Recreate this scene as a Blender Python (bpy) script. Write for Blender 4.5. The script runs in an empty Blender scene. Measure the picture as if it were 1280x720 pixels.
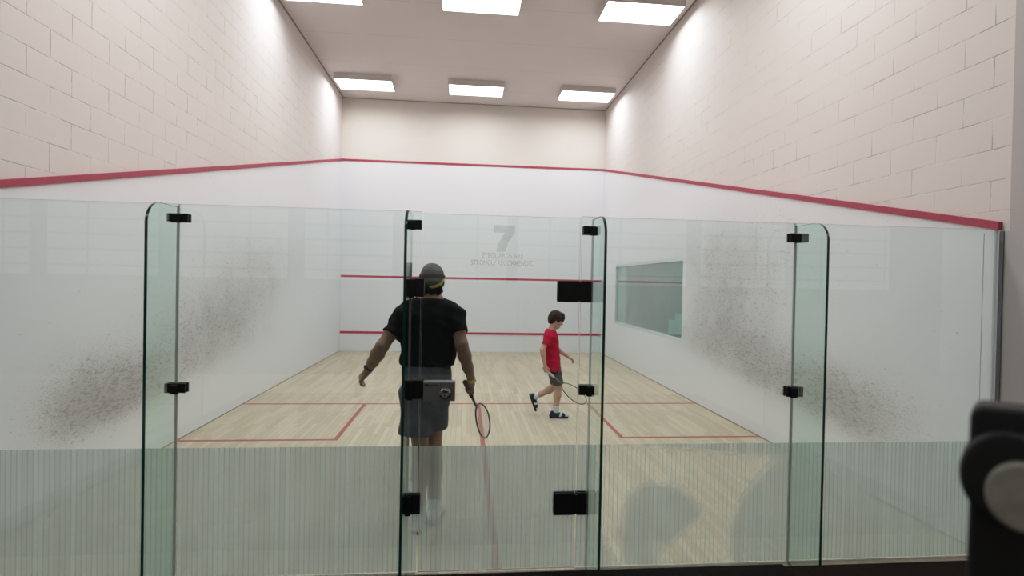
import bpy, bmesh, math, random
import numpy as np
from mathutils import Vector, Matrix
random.seed(4)
SC = bpy.context.scene
COL = SC.collection

# ------------------------------------------------------------------ helpers
def link(o, parent=None):
    COL.objects.link(o)
    if parent is not None:
        o.parent = parent
    return o

def tag(o, label=None, cat=None, group=None, kind=None):
    if label: o['label'] = label
    if cat: o['category'] = cat
    if group: o['group'] = group
    if kind: o['kind'] = kind
    return o

def empty(name, loc, label=None, cat=None, group=None):
    o = bpy.data.objects.new(name, None)
    o.location = loc
    o.empty_display_size = .1
    link(o)
    return tag(o, label, cat, group)

def obj(name, bm, mats, parent=None, loc=(0, 0, 0), smooth=False):
    me = bpy.data.meshes.new(name)
    bm.normal_update()
    bm.to_mesh(me)
    bm.free()
    if not isinstance(mats, (list, tuple)): mats = [mats]
    for m in mats: me.materials.append(m)
    if smooth:
        me.polygons.foreach_set('use_smooth', [True] * len(me.polygons))
    o = bpy.data.objects.new(name, me)
    o.location = loc
    return link(o, parent)

def box(bm, x0, x1, y0, y1, z0, z1, mi=0, bevel=0.0, seg=2):
    vs = [bm.verts.new(p) for p in ((x0,y0,z0),(x1,y0,z0),(x1,y1,z0),(x0,y1,z0),(x0,y0,z1),(x1,y0,z1),(x1,y1,z1),(x0,y1,z1))]
    fs = [bm.faces.new([vs[i] for i in f]) for f in ((3,2,1,0),(4,5,6,7),(0,1,5,4),(1,2,6,5),(2,3,7,6),(3,0,4,7))]
    for f in fs: f.material_index = mi
    if bevel > 0:
        es = list({e for f in fs for e in f.edges})
        r = bmesh.ops.bevel(bm, geom=es, offset=bevel, segments=seg, profile=.5, affect='EDGES')
        for f in r['faces']: f.material_index = mi
    return fs

def B(*a, **k):
    bm = bmesh.new(); box(bm, *a, **k); return bm

def prism(bm, pts, axis, a0, a1, mi=0, side_mi=None):
    """pts: 2-D outline; axis 0: (y,z) outline extruded in x, axis 1: (x,z) extruded in y, axis 2: (x,y) in z"""
    def mk(p, a):
        return ((a, p[0], p[1]), (p[0], a, p[1]), (p[0], p[1], a))[axis]
    A = [bm.verts.new(mk(p, a0)) for p in pts]
    Bv = [bm.verts.new(mk(p, a1)) for p in pts]
    f1 = bm.faces.new(A); f2 = bm.faces.new(Bv)
    f1.material_index = f2.material_index = mi
    n = len(pts); sm = mi if side_mi is None else side_mi
    for i in range(n):
        f = bm.faces.new((A[i], A[(i+1) % n], Bv[(i+1) % n], Bv[i])); f.material_index = sm
    bmesh.ops.recalc_face_normals(bm, faces=bm.faces[:])
    return bm

def tube(bm, path, r, n=8, closed=False, mi=0, flat=None):
    """sweep of a circle (or an ellipse, flat=(axis vector, factor)) along a path"""
    P = [Vector(p) for p in path]; R = r if isinstance(r, (list, tuple)) else [r]*len(P)
    rings = []; m = len(P); prev = None
    for i, p in enumerate(P):
        if closed: t = (P[(i+1) % m] - P[i-1]).normalized()
        else: t = (P[min(i+1, m-1)] - P[max(i-1, 0)]).normalized()
        if prev is None:
            u = t.orthogonal().normalized()
        else:
            u = (prev - t * prev.dot(t)).normalized()
        prev = u; v = t.cross(u)
        ring = []
        for k in range(n):
            a = 2*math.pi*k/n
            off = u*math.cos(a)*R[i] + v*math.sin(a)*R[i]
            if flat is not None:
                fa = Vector(flat[0]); off = off + fa * off.dot(fa) * (flat[1]-1)
            ring.append(bm.verts.new(p + off))
        rings.append(ring)
    for i in range(m if closed else m-1):
        a, b = rings[i], rings[(i+1) % m]
        sh = 0
        if closed and i == m-1:
            sh = min(range(n), key=lambda s: (a[0].co - b[s].co).length)
        for k in range(n):
            f = bm.faces.new((a[k], a[(k+1) % n], b[(k+1+sh) % n], b[(k+sh) % n])); f.material_index = mi
    if not closed:
        for rg in (rings[0], rings[-1]):
            f = bm.faces.new(rg); f.material_index = mi
    bmesh.ops.recalc_face_normals(bm, faces=bm.faces[:])
    return bm

def lathe(bm, prof, c, axis, n=28, mi=0):
    """profile of (radius, offset along axis) swept round axis through c"""
    ax = Vector(axis).normalized(); u = ax.orthogonal().normalized(); v = ax.cross(u); c = Vector(c)
    rings = [[bm.verts.new(c + ax*h + (u*math.cos(2*math.pi*k/n) + v*math.sin(2*math.pi*k/n))*max(r, 1e-4)) for k in range(n)] for r, h in prof]
    for a, b in zip(rings, rings[1:]):
        for k in range(n):
            f = bm.faces.new((a[k], a[(k+1) % n], b[(k+1) % n], b[k])); f.material_index = mi
    for rg in (rings[0], rings[-1]):
        f = bm.faces.new(rg); f.material_index = mi
    bmesh.ops.recalc_face_normals(bm, faces=bm.faces[:])
    return bm

# ------------------------------------------------------------------ node materials
class N:
    def __init__(s, name):
        s.m = bpy.data.materials.new(name); s.m.use_nodes = True
        s.t = s.m.node_tree; s.t.nodes.clear()
        s.out = s.t.nodes.new('ShaderNodeOutputMaterial')
    def n(s, typ, **kw):
        nd = s.t.nodes.new('ShaderNode' + typ)
        for k, v in kw.items():
            if k.startswith('in_'):
                key = k[3:]
                key = int(key) if key.isdigit() else key.replace('_', ' ')
                s.set(nd.inputs[key], v)
            else: setattr(nd, k, v)
        return nd
    def set(s, sock, v):
        if isinstance(v, bpy.types.NodeSocket): s.t.links.new(v, sock)
        else:
            if isinstance(v, (tuple, list)) and len(v) == 3 and sock.type == 'RGBA': v = (*v, 1)
            sock.default_value = v
    def math(s, op, a, b=None, c=None, clamp=False):
        nd = s.t.nodes.new('ShaderNodeMath'); nd.operation = op; nd.use_clamp = clamp
        s.set(nd.inputs[0], a)
        if b is not None: s.set(nd.inputs[1], b)
        if c is not None: s.set(nd.inputs[2], c)
        return nd.outputs[0]
    def mix(s, fac, a, b, blend='MIX'):
        nd = s.t.nodes.new('ShaderNodeMix'); nd.data_type = 'RGBA'; nd.blend_type = blend
        s.set(nd.inputs[0], fac); s.set(nd.inputs[6], a); s.set(nd.inputs[7], b)
        return nd.outputs[2]
    def ramp(s, v, a, b, smooth=True):
        nd = s.t.nodes.new('ShaderNodeMapRange'); nd.interpolation_type = 'SMOOTHSTEP' if smooth else 'LINEAR'
        s.set(nd.inputs[0], v); s.set(nd.inputs[1], a); s.set(nd.inputs[2], b)
        nd.inputs[3].default_value = 0; nd.inputs[4].default_value = 1
        return nd.outputs[0]
    def coord(s):
        return s.n('TexCoord').outputs['Object']
    def sep(s, v):
        return s.n('SeparateXYZ', in_0=v).outputs
    def comb(s, x, y, z):
        return s.n('CombineXYZ', in_0=x, in_1=y, in_2=z).outputs[0]
    def noise(s, vec, scale, detail=4, rough=.55, dist=0):
        nd = s.n('TexNoise', in_Vector=vec, in_Scale=scale, in_Detail=detail, in_Roughness=rough, in_Distortion=dist)
        return nd.outputs['Fac']
    def bsdf(s, color, rough=.6, spec=.3, metal=0, bump=None, bump_d=.002, bump_s=.5, **kw):
        b = s.n('BsdfPrincipled', in_Base_Color=color, in_Roughness=rough, in_Metallic=metal)
        b.inputs['Specular IOR Level'].default_value = spec
        for k, v in kw.items(): s.set(b.inputs[k.replace('_', ' ')], v)
        if bump is not None:
            bp = s.n('Bump', in_Height=bump, in_Distance=bump_d, in_Strength=bump_s)
            s.t.links.new(bp.outputs[0], b.inputs['Normal'])
        return b.outputs[0]
    def done(s, sh):
        s.t.links.new(sh, s.out.inputs[0]); return s.m

def plain(name, color, rough=.6, spec=.3, metal=0, var=.06, scale=30, bump=0):
    k = N(name); c = k.coord(); nz = k.noise(c, scale)
    f = k.math('SUBTRACT', nz, .5)
    v = k.math('MULTIPLY_ADD', f, var*2, 1.0)
    col = k.mix(1.0, color, k.comb(v, v, v), 'MULTIPLY')
    return k.done(k.bsdf(col, rough, spec, metal, bump=nz if bump else None, bump_d=bump or .001))

def fabric(name, color, var=.15, rough=.9):
    k = N(name); c = k.coord()
    w = k.noise(c, 260, 2); f = k.noise(c, 9, 3, .6, .6)
    v = k.math('MULTIPLY_ADD', k.math('SUBTRACT', f, .5), var*2, 1.0)
    col = k.mix(1.0, color, k.comb(v, v, v), 'MULTIPLY')
    h = k.math('ADD', k.math('MULTIPLY', f, 6.0), w)
    return k.done(k.bsdf(col, rough, .15, bump=h, bump_d=.006, bump_s=.6))

def skin(name, color):
    k = N(name); c = k.coord()
    a = k.noise(c, 12, 4); b = k.noise(c, 150, 2)
    col = k.mix(k.math('MULTIPLY', a, .5), color, tuple(x*f for x, f in zip(color, (.9, .7, .66))))
    b_ = k.bsdf(col, .55, .35, bump=b, bump_d=.0006)
    return k.done(b_)

def m_brick():
    k = N('painted_block'); c = k.coord(); x, y, z = k.sep(c)
    wob = k.noise(c, 3.0, 2)
    zz = k.math('MULTIPLY_ADD', k.math('SUBTRACT', wob, .5), .012, z)
    vec = k.comb(k.math('ADD', y, x), zz, 0.0)
    br = k.n('TexBrick', in_Vector=vec, in_Scale=1.0, in_Mortar_Size=.0045, in_Mortar_Smooth=.5, in_Brick_Width=.41, in_Row_Height=.2045)
    br.offset = .5
    mort = br.outputs['Fac']
    patch = k.ramp(k.noise(c, 1.7, 3, .6), .38, .60)
    patch2 = k.ramp(k.noise(c, 4.0, 4, .7), .42, .58)
    vis = k.math('MULTIPLY', mort, k.math('MULTIPLY', patch2, k.math('MULTIPLY_ADD', patch, .8, .25)))
    base = k.mix(k.noise(c, 1.1, 3), (.66, .613, .588), (.705, .66, .637))
    col = k.mix(k.math('MULTIPLY', vis, .62), base, (.32, .27, .24))
    spot = k.ramp(k.noise(c, 21, 3, .6), .74, .80)
    col = k.mix(k.math('MULTIPLY', spot, .3), col, (.4, .34, .3))
    h = k.math('SUBTRACT', k.math('MULTIPLY', k.noise(c, 60, 4, .7), .12), k.math('MULTIPLY', mort, k.math('MULTIPLY_ADD', patch2, .7, .25)))
    return k.done(k.bsdf(col, .7, .2, bump=h, bump_d=.006, bump_s=.7))

def m_plaster(dirt=True):
    k = N('court_plaster' if dirt else 'front_plaster'); c = k.coord()
    base = k.mix(k.noise(c, .8, 3), (.735, .745, .775), (.765, .775, .805))
    if dirt:
        at = k.n('Attribute'); at.attribute_name = 'dirt'
        D = at.outputs['Fac']
        mp = k.n('Mapping', in_Vector=c); mp.inputs['Rotation'].default_value = (.45, 0, 0); mp.inputs['Scale'].default_value = (1, .42, 1.0)
        v = mp.outputs[0]
        n1 = k.noise(v, 48, 3, .6); n2 = k.noise(v, 120, 4, .65); n3 = k.noise(c, 2.2, 5, .65)
        Dm = k.math('MULTIPLY', D, k.math('MULTIPLY_ADD', n3, .9, .6))
        t1 = k.math('MULTIPLY_ADD', Dm, -.14, .71)
        s1 = k.ramp(n1, t1, k.math('ADD', t1, .05))
        t2 = k.math('MULTIPLY_ADD', Dm, -.24, .67)
        s2 = k.ramp(n2, t2, k.math('ADD', t2, .09))
        smear = k.math('MULTIPLY', Dm, .36, clamp=True)
        col = k.mix(smear, base, (.44, .41, .39))
        col = k.mix(k.math('MULTIPLY', s2, .36), col, (.22, .205, .195))
        col = k.mix(k.math('MULTIPLY', s1, .38), col, (.15, .14, .14))
    else:
        n2 = k.ramp(k.noise(c, 40, 3, .6), .76, .82)
        col = k.mix(k.math('MULTIPLY', n2, .25), base, (.3, .28, .28))
    return k.done(k.bsdf(col, .45, .3))

def m_floor():
    k = N('maple_strips'); c = k.coord(); x, y, z = k.sep(c)
    vec = k.comb(y, x, 0.0)
    br = k.n('TexBrick', in_Vector=vec, in_Scale=1.0, in_Mortar_Size=.0011, in_Mortar_Smooth=.1, in_Brick_Width=.78, in_Row_Height=.0585, in_Bias=0.0)
    br.offset = .37; br.offset_frequency = 3; br.squash = .7; br.squash_frequency = 2
    br.inputs['Color1'].default_value = (0, 0, 0, 1); br.inputs['Color2'].default_value = (1, 1, 1, 1)
    tone = br.outputs['Color']
    g = k.n('Mapping', in_Vector=c); g.inputs['Scale'].default_value = (26, 1.6, 1)
    grain = k.noise(g.outputs[0], 3.0, 5, .6, .4)
    a = k.mix(tone, (.44, .355, .245), (.60, .52, .395))
    a = k.mix(k.math('MULTIPLY', grain, .45), a, (.44, .36, .25))
    big = k.noise(c, .9, 3)
    a = k.mix(k.math('MULTIPLY', big, .3), a, (.56, .51, .43))
    a = k.mix(k.math('MULTIPLY', br.outputs['Fac'], .7), a, (.15, .11, .07))
    return k.done(k.bsdf(a, k.math('MULTIPLY_ADD', grain, .2, .33), .35))

def m_ceiling():
    k = N('ceiling_panel'); c = k.coord(); x, y, z = k.sep(c)
    f = k.math('FRACT', k.math('DIVIDE', k.math('SUBTRACT', y, 5.22), 1.2))
    d = k.math('ABSOLUTE', k.math('SUBTRACT', f, .5))
    seam = k.ramp(d, .4935, .4985)
    base = k.mix(k.noise(c, .7, 3), (.63, .59, .58), (.67, .63, .62))
    col = k.mix(k.math('MULTIPLY', seam, .4), base, (.3, .26, .24))
    return k.done(k.bsdf(col, .8, .2))

def m_red(name, color, wear=.25):
    k = N(name); c = k.coord()
    w = k.ramp(k.noise(c, 14, 5, .7), .5, .75)
    col = k.mix(k.math('MULTIPLY', w, wear), color, tuple(min(1, v*1.6+.05) for v in color))
    return k.done(k.bsdf(col, .5, .3))

def m_glass(name, tint, refl=1.0, haze=.0):
    k = N(name)
    geo = k.n('NewGeometry')
    fr = k.n('Fresnel', in_IOR=1.5)
    f = k.math('MULTIPLY', k.math('MULTIPLY', fr.outputs[0], 1.7*refl, clamp=True), k.math('SUBTRACT', 1.0, geo.outputs['Backfacing']))
    tr = k.n('BsdfTransparent', in_Color=tint)
    gl = k.n('BsdfGlossy', in_Color=(.95, 1.0, .98), in_Roughness=0.0)
    mx = k.n('MixShader', in_0=f, in_1=tr.outputs[0], in_2=gl.outputs[0])
    sh = mx.outputs[0]
    if haze:
        c = k.coord(); nz = k.noise(c, 1.3, 4)
        df = k.n('BsdfDiffuse', in_Color=(.78, .82, .80))
        mx2 = k.n('MixShader', in_0=k.math('MULTIPLY', nz, haze*2), in_1=sh, in_2=df.outputs[0]); sh = mx2.outputs[0]
    return k.done(sh)

def m_film():
    k = N('striped_frosted_film'); c = k.coord(); x, y, z = k.sep(c)
    at = k.n('Attribute'); at.attribute_name = 'cover'
    op = at.outputs['Fac']
    f = k.math('FRACT', k.math('DIVIDE', x, .028))
    d = k.math('ABSOLUTE', k.math('SUBTRACT', f, .5))
    line = k.ramp(d, .36, .44)
    gap = k.ramp(k.noise(k.comb(k.math('FLOOR', k.math('DIVIDE', x, .028)), 3.0, 0.0), 1.7, 2), .35, .7)
    mott = k.noise(c, 7, 4, .65)
    opb = k.math('MULTIPLY', op, k.math('MULTIPLY_ADD', mott, .22, .86), clamp=True)
    opb = k.math('MULTIPLY', opb, k.math('MULTIPLY_ADD', gap, .10, .88))
    opl = k.math('MULTIPLY_ADD', op, .40, .36)
    alpha = k.math('ADD', k.math('MULTIPLY', line, opl), k.math('MULTIPLY', k.math('SUBTRACT', 1.0, line), opb))
    shade = k.math('MULTIPLY_ADD', gap, .16, .84)
    col = k.mix(line, k.mix(1.0, (.64, .735, .715), k.comb(shade, shade, shade), 'MULTIPLY'), (.42, .48, .46))
    df = k.n('BsdfDiffuse', in_Color=col); tl = k.n('BsdfTranslucent', in_Color=col)
    m1 = k.n('MixShader', in_0=.55, in_1=df.outputs[0], in_2=tl.outputs[0])
    tr = k.n('BsdfTransparent')
    m2 = k.n('MixShader', in_0=alpha, in_1=tr.outputs[0], in_2=m1.outputs[0])
    return k.done(m2.outputs[0])

def m_alpha(name, color, a):
    k = N(name); c = k.coord()
    df = k.n('BsdfDiffuse', in_Color=color); tr = k.n('BsdfTransparent')
    nz = k.noise(c, 30)
    m = k.n('MixShader', in_0=k.math('MULTIPLY_ADD', nz, .15, a-.075), in_1=tr.outputs[0], in_2=df.outputs[0])
    return k.done(m.outputs[0])

def m_emit(name, color, s):
    k = N(name); c = k.coord(); x, y, z = k.sep(c)
    e = k.n('Emission', in_Color=color, in_Strength=s)
    return k.done(e.outputs[0])

def m_backwall():
    k = N('corridor_block'); c = k.coord(); x, y, z = k.sep(c)
    br = k.n('TexBrick', in_Vector=k.comb(x, z, 0.0), in_Scale=1.0, in_Mortar_Size=.022, in_Mortar_Smooth=.2, in_Brick_Width=1.35, in_Row_Height=.27)
    br.offset = 0.0
    col = k.mix(k.math('MULTIPLY', br.outputs['Fac'], .75), (.80, .80, .80), (.2, .2, .2))
    return k.done(k.bsdf(col, .7, .2))

M = dict(
    brick=m_brick(), plaster=m_plaster(), fplaster=m_plaster(False), floor=m_floor(), ceiling=m_ceiling(),
    outline=m_red('out_line_red', (.36, .055, .09), .12), wallred=m_red('wall_line_red', (.48, .04, .085), .1), floorred=m_red('floor_line_red', (.36, .105, .085), .5),
    glass=m_glass('clear_glass', (.935, .982, .974), 1.0), finglass=m_glass('fin_glass', (.875, .945, .92), .75),
    winglass=m_glass('viewing_glass', (.62, .80, .77), 1.3, .10),
    edge_dark=plain('fin_edge_green', (.006, .045, .034), .15, .6), edge_light=plain('pane_edge', (.42, .47, .45), .3, .5), edge_top=plain('pane_top_edge', (.20, .22, .22), .3, .5),  # upright pane edges coloured pale grey for the light they catch
    film=m_film(), seal=plain('clear_seal', (.40, .42, .41), .4, .4), black=plain('black_fitting', (.008, .008, .009), .45, .3),
    steel=plain('brushed_steel', (.30, .30, .31), .38, .5, .75), chrome=plain('chrome', (.6, .6, .62), .18, .6, 1.0),
    decal=m_alpha('etched_lettering', (.40, .47, .47), .13), ink=plain('dark_ink', (.03, .03, .03), .6),
    lamp=m_emit('lamp_panel', (.97, .985, 1.0), 19.5), lampbox=plain('lamp_housing', (.62, .57, .56), .6),
    frontpaint=plain('smooth_cream_paint', (.69, .645, .595), .7, .2, var=.03, scale=2),
    graywall=plain('corridor_paint', (.47, .445, .44), .7, .2, var=.03, scale=3), backwall=m_backwall(), darkwall=plain('corridor_dark_wall', (.035, .037, .037), .8),
    channel=plain('grey_channel', (.13, .14, .14), .5), seamdark2=plain('floor_gap', (.27, .24, .21), .8), seamdark=plain('ceiling_edge_seam', (.28, .25, .23), .8),
    wood_dark=plain('dark_wood', (.016, .009, .007), .8, .1, var=.35, scale=14), wood_black=plain('black_wood', (.008, .0065, .006), .8, .1, var=.3, scale=14),
    gallery=plain('gallery_wall', (.34, .42, .41), .8), palecard=plain('pale_card', (.70, .85, .80), .7), rail=plain('gallery_rail', (.10, .13, .13), .5),
    winframe=plain('window_frame', (.62, .66, .65), .4),
    rubber=plain('stand_rubber', (.010, .011, .012), .5, .3), beige=plain('round_knob', (.27, .26, .225), .7, .2, var=.3, scale=60),
)

# ------------------------------------------------------------------ the court (x right, y towards front wall, z up)
W, L, H = 3.2, 9.75, 6.09
def outz(y): return 2.13 + (4.57-2.13)*y/L

def attr_float(o, name, vals):
    a = o.data.attributes.new(name, 'FLOAT', 'POINT')
    a.data.foreach_set('value', vals)

def struct(o): o['kind'] = 'structure'; return o

fl = struct(obj('floor', B(-9.6, 9.6, -6.6, L+.2, -.12, 0), M['floor']))
def floor_line(x0, x1, y0, y1, z=.0012): return obj('court_line', B(x0, x1, y0, y1, .0002, z), M['floorred'], fl)
floor_line(-W, W, 4.26, 4.31)
floor_line(-W, -W+1.65, 2.61, 2.66); floor_line(W-1.65, W, 2.61, 2.66)
floor_line(-W+1.6, -W+1.65, 2.66, 4.26, .0011); floor_line(W-1.65, W-1.6, 2.66, 4.26, .0011)
floor_line(-.025, .025, 0.02, 4.26, .0011)

struct(obj('ceiling', B(-9.6, 9.6, -6.6, L+.2, H, H+.12), M['ceiling']))
wf = struct(obj('wall_front', B(-W-.25, W+.25, L+.012, L+.2, 0, H), M['frontpaint']))
obj('plaster_panel', B(-W, W, L, L+.014, 0, 4.57), M['fplaster'], wf)
obj('service_line', B(-W, W, L-.002, L+.001, 1.78, 1.83), M['wallred'], wf)
tin = obj('tin_board', B(-W+.002, W-.002, L-.012, L+.001, .002, .43), M['fplaster'], wf)
obj('tin_line', B(-W+.002, W-.002, L-.022, L, .43, .48), M['wallred'], wf)
obj('front_out_line', B(-W, W, L-.012, L+.013, 4.57, 4.62), M['outline'], wf)

def dirt_right(y, z):
    g = lambda y0, z0, sy, sz: math.exp(-((y-y0)/sy)**2 - ((z-z0)/sz)**2)
    d = .85*g(2.2, .68, 1.15, .40) + .55*g(3.3, 1.05, 1.3, .55) + .75*g(1.15, .65, .70, .40) + .55*g(3.7, 1.6, 1.3, .8) + .45*g(3.0, 2.1, 1.9, .6) + .35*g(4.6, .85, 1.3, .35) + .30*g(5.6, 2.4, 2.6, .4)
    lo = .10 + .075*y
    return d*min(1, max(0, (z-lo)/.35)) + .02
def dirt_left(y, z):
    g = lambda y0, z0, sy, sz: math.exp(-((y-y0)/sy)**2 - ((z-z0)/sz)**2)
    d = 1.0*g(1.9, .60, .85, .40) + .75*g(3.2, 1.05, 1.3, .6) + .7*g(1.25, .75, .55, .38) + .60*g(4.6, 1.4, 1.6, .8) + .35*g(5.5, 2.0, 2.5, .5)
    lo = .10 + .08*y
    return d*min(1, max(0, (z-lo)/.35)) + .02

HOLE = (4.83, 8.52, .84, 2.175)
def side_panel(s, hole, dirt, yend):
    """thin white playing-wall panel under the sloping out line, with a fine grid for the ball marks"""
    bm = bmesh.new()
    def patch(y0, y1, zlo, zhi):
        ny = max(2, int((y1-y0)/.09)); nz = 26
        g = [[bm.verts.new((s*W, y0+(y1-y0)*i/ny, zlo(y0+(y1-y0)*i/ny) + (zhi(y0+(y1-y0)*i/ny)-zlo(y0+(y1-y0)*i/ny))*j/nz)) for j in range(nz+1)] for i in range(ny+1)]
        for i in range(ny):
            for j in range(nz):
                bm.faces.new((g[i][j], g[i+1][j], g[i+1][j+1], g[i][j+1]))
    z0 = lambda y: 0.0
    if hole:
        a, b, c, d = hole
        patch(yend, a, z0, outz); patch(b, L, z0, outz)
        patch(a, b, z0, lambda y: c); patch(a, b, lambda y: d, outz)
    else: patch(yend, L, z0, outz)
    bmesh.ops.remove_doubles(bm, verts=bm.verts[:], dist=.0005)
    # the panel's back end, so that its thickness shows
    v = [bm.verts.new(p) for p in ((s*W, yend, 0), (s*(W+.022), yend, 0), (s*(W+.022), yend, outz(yend)), (s*W, yend, outz(yend)))]
    bm.faces.new(v)
    v = [bm.verts.new(p) for p in ((s*W, yend, outz(yend)), (s*W, L, outz(L)), (s*(W+.022), L, outz(L)), (s*(W+.022), yend, outz(yend)))]
    bm.faces.new(v)
    bmesh.ops.recalc_face_normals(bm, faces=bm.faces[:])
    co = [(vv.co.y, vv.co.z) for vv in bm.verts]
    o = obj('plaster_panel', bm, M['plaster'], None)
    attr_float(o, 'dirt', [dirt(*p) for p in co])
    return o

def out_line(s, yend):
    bm = bmesh.new()
    pts = [(yend, outz(yend)), (L-.012, outz(L-.012)), (L-.012, outz(L-.012)+.052), (yend, outz(yend)+.052)]
    prism(bm, pts, 0, s*(W-.012), s*(W+.022))
    return obj('out_line', bm, M['outline'], None)

# left wall: plain block wall carries the panel; right wall is built round the viewing window
wl = struct(obj('wall_left', B(-W-.25, -W-.02, -.075, L+.2, 0, H), M['brick']))
o = side_panel(-1, None, dirt_left, -.02); o.parent = wl
o = out_line(-1, -.02); o.parent = wl
a, b, c, d = HOLE
bm = bmesh.new()
for bx in ((-.075, a, 0, H), (b, L+.2, 0, H), (a, b, 0, c), (a, b, d, H)):
    box(bm, W+.02, W+.25, bx[0], bx[1], bx[2], bx[3])
wr = struct(obj('wall_right', bm, M['brick']))
o = side_panel(1, HOLE, dirt_right, -.02); o.parent = wr
o = out_line(1, -.02); o.parent = wr
bm = bmesh.new(); box(bm, W+.008, W+.25, -.40, -.075, 0, H); box(bm, W+.008, W+.02, -.0749, -.045, 0, 2.115)
obj('pier_paint', bm, M['graywall'], wr)
struct(obj('trim_1', B(W+.001, W+.03, -.045, -.021, 0, 2.115), M['channel']))
struct(obj('trim_2', B(-W-.02, -W+.006, -.07, L, H-.008, H), M['seamdark']))  # dark seam line along the edge of wall and ceiling
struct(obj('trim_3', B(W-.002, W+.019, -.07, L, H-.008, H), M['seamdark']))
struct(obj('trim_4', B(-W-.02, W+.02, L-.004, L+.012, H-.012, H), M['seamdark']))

struct(obj('floor_gap_left', B(-W-.001, -W+.006, -.015, L-.012, .0002, .010), M['seamdark2']))  # thin dark strip drawn as the gap line between floor and wall
struct(obj('floor_gap_right', B(W-.006, W+.001, -.015, L-.012, .0002, .010), M['seamdark2']))
# viewing window in the right wall, a small gallery behind it
bm = bmesh.new()
for bx in ((a, b, c, c+.045), (a, b, d-.05, d), (a, a+.03, c+.045, d-.05), (b-.03, b, c+.045, d-.05)):
    box(bm, W+.004, W+.12, *bx)
win = struct(obj('window_1', bm, M['winframe']))
obj('pane', B(W+.030, W+.036, a+.03, b-.03, c+.045, d-.05), M['winglass'], win)
bm = bmesh.new()
obj('gallery_wall', B(W+1.5, W+1.6, a-.6, b+2.6, 0, 3), M['gallery'], win)
obj('gallery_side_wall', B(W+.25, W+1.5, b+2.5, b+2.6, 0, 3), M['gallery'], win)
obj('gallery_end_wall', B(W+.25, W+1.5, a-.6, a-.5, 0, 3), M['gallery'], win)
obj('gallery_floor', B(W+.25, W+1.5, a-.6, b+2.6, 0, .05), M['gallery'], win)
obj('gallery_ceiling', B(W+.25, W+1.5, a-.6, b+2.6, 2.95, 3.05), M['gallery'], win)
obj('pale_card', B(W+.10, W+.115, a+.10, a+.52, c+.05, c+.42), M['palecard'], win)
obj('pale_card', B(W+.10, W+.115, a+.54, a+.80, c+.05, c+.30), M['palecard'], win)

# corridor behind the camera (what the glass mirrors)
bw = struct(obj('wall_back', B(-9.6, 9.6, -6.7, -6.6, 0, H), M['darkwall']))
for x0, x1 in ((-9.3, -7.7), (-7.4, -5.6), (-5.3, -3.4), (-3.1, -1.55), (-1.25, .55), (.75, 1.9), (2.2, 4.0), (4.3, 6.0), (6.3, 8.2)):
    obj('block_panel', B(x0, x1, -6.6, -6.585, 1.72, 3.35), M['backwall'], bw)

# ------------------------------------------------------------------ ceiling lights
def ceiling_light(x, y, label):
    t = empty('ceiling_light', (x, y, H), label, 'light', 'box lights on the court ceiling')
    bm = bmesh.new()
    w, d, h = .605, .305, .13
    box(bm, -w, w, -d, d, -.012, 0)
    for bx in ((-w, w, -d, -d+.014), (-w, w, d-.014, d), (-w, -w+.014, -d+.014, d-.014), (w-.014, w, -d+.014, d-.014)):
        box(bm, *bx, -h, -.012)
    obj('housing', bm, M['lampbox'], t)
    obj('diffuser', B(-w+.014, w-.014, -d+.014, d-.014, -h+.05, -h+.065), M['lamp'], t)
    return t
names = {(-2.46, 8.54): 'white box ceiling light nearest the front wall, by the left wall', (-.05, 8.54): 'white box ceiling light nearest the front wall, middle of three',
         (2.43, 8.54): 'white box ceiling light nearest the front wall, by the right wall', (-2.46, 4.88): 'large white box ceiling light cut by the frame top, by the left wall',
         (-.05, 4.88): 'large white box ceiling light at the frame top, middle of three', (2.43, 4.88): 'large white box ceiling light at the frame top, by the right wall'}
for (x, y), lb in names.items(): ceiling_light(x, y, lb)
def area(x, y, z, sx, sy, power, color=(1, .985, .97)):
    la = bpy.data.lights.new('unseen_area_lamp', 'AREA'); la.shape = 'RECTANGLE'; la.size = sx; la.size_y = sy; la.energy = power; la.color = color
    lo = bpy.data.objects.new('unseen_area_lamp', la); lo.location = (x, y, z); link(lo); return lo
for x in (-2.4, 0, 2.4): area(x, 1.25, H-.12, 1.2, .6, 60)  # unseen third row over the court, added without housings for its light
for x in (-6, 0, 6): area(x, -4.8, H-.2, 3.5, .6, 66)
area(W+.9, 7, 2.9, .5, 2.5, 24, (.9, 1, .98))  # unseen lamp in the gallery behind the viewing window

# ------------------------------------------------------------------ the glass back wall
GT = 2.128
def pane_mesh(x0, x1, z0=.006, z1=GT, y0=-.006, y1=.006):
    bm = bmesh.new()
    box(bm, x0, x1, y0, y1, z0, z1)
    bm.normal_update()
    for f in bm.faces:
        n = f.normal
        f.material_index = 0 if abs(n.y) > .5 else (2 if abs(n.z) > .5 else 1)
    return bm
GM = [M['glass'], M['edge_light'], M['edge_top']]

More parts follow.
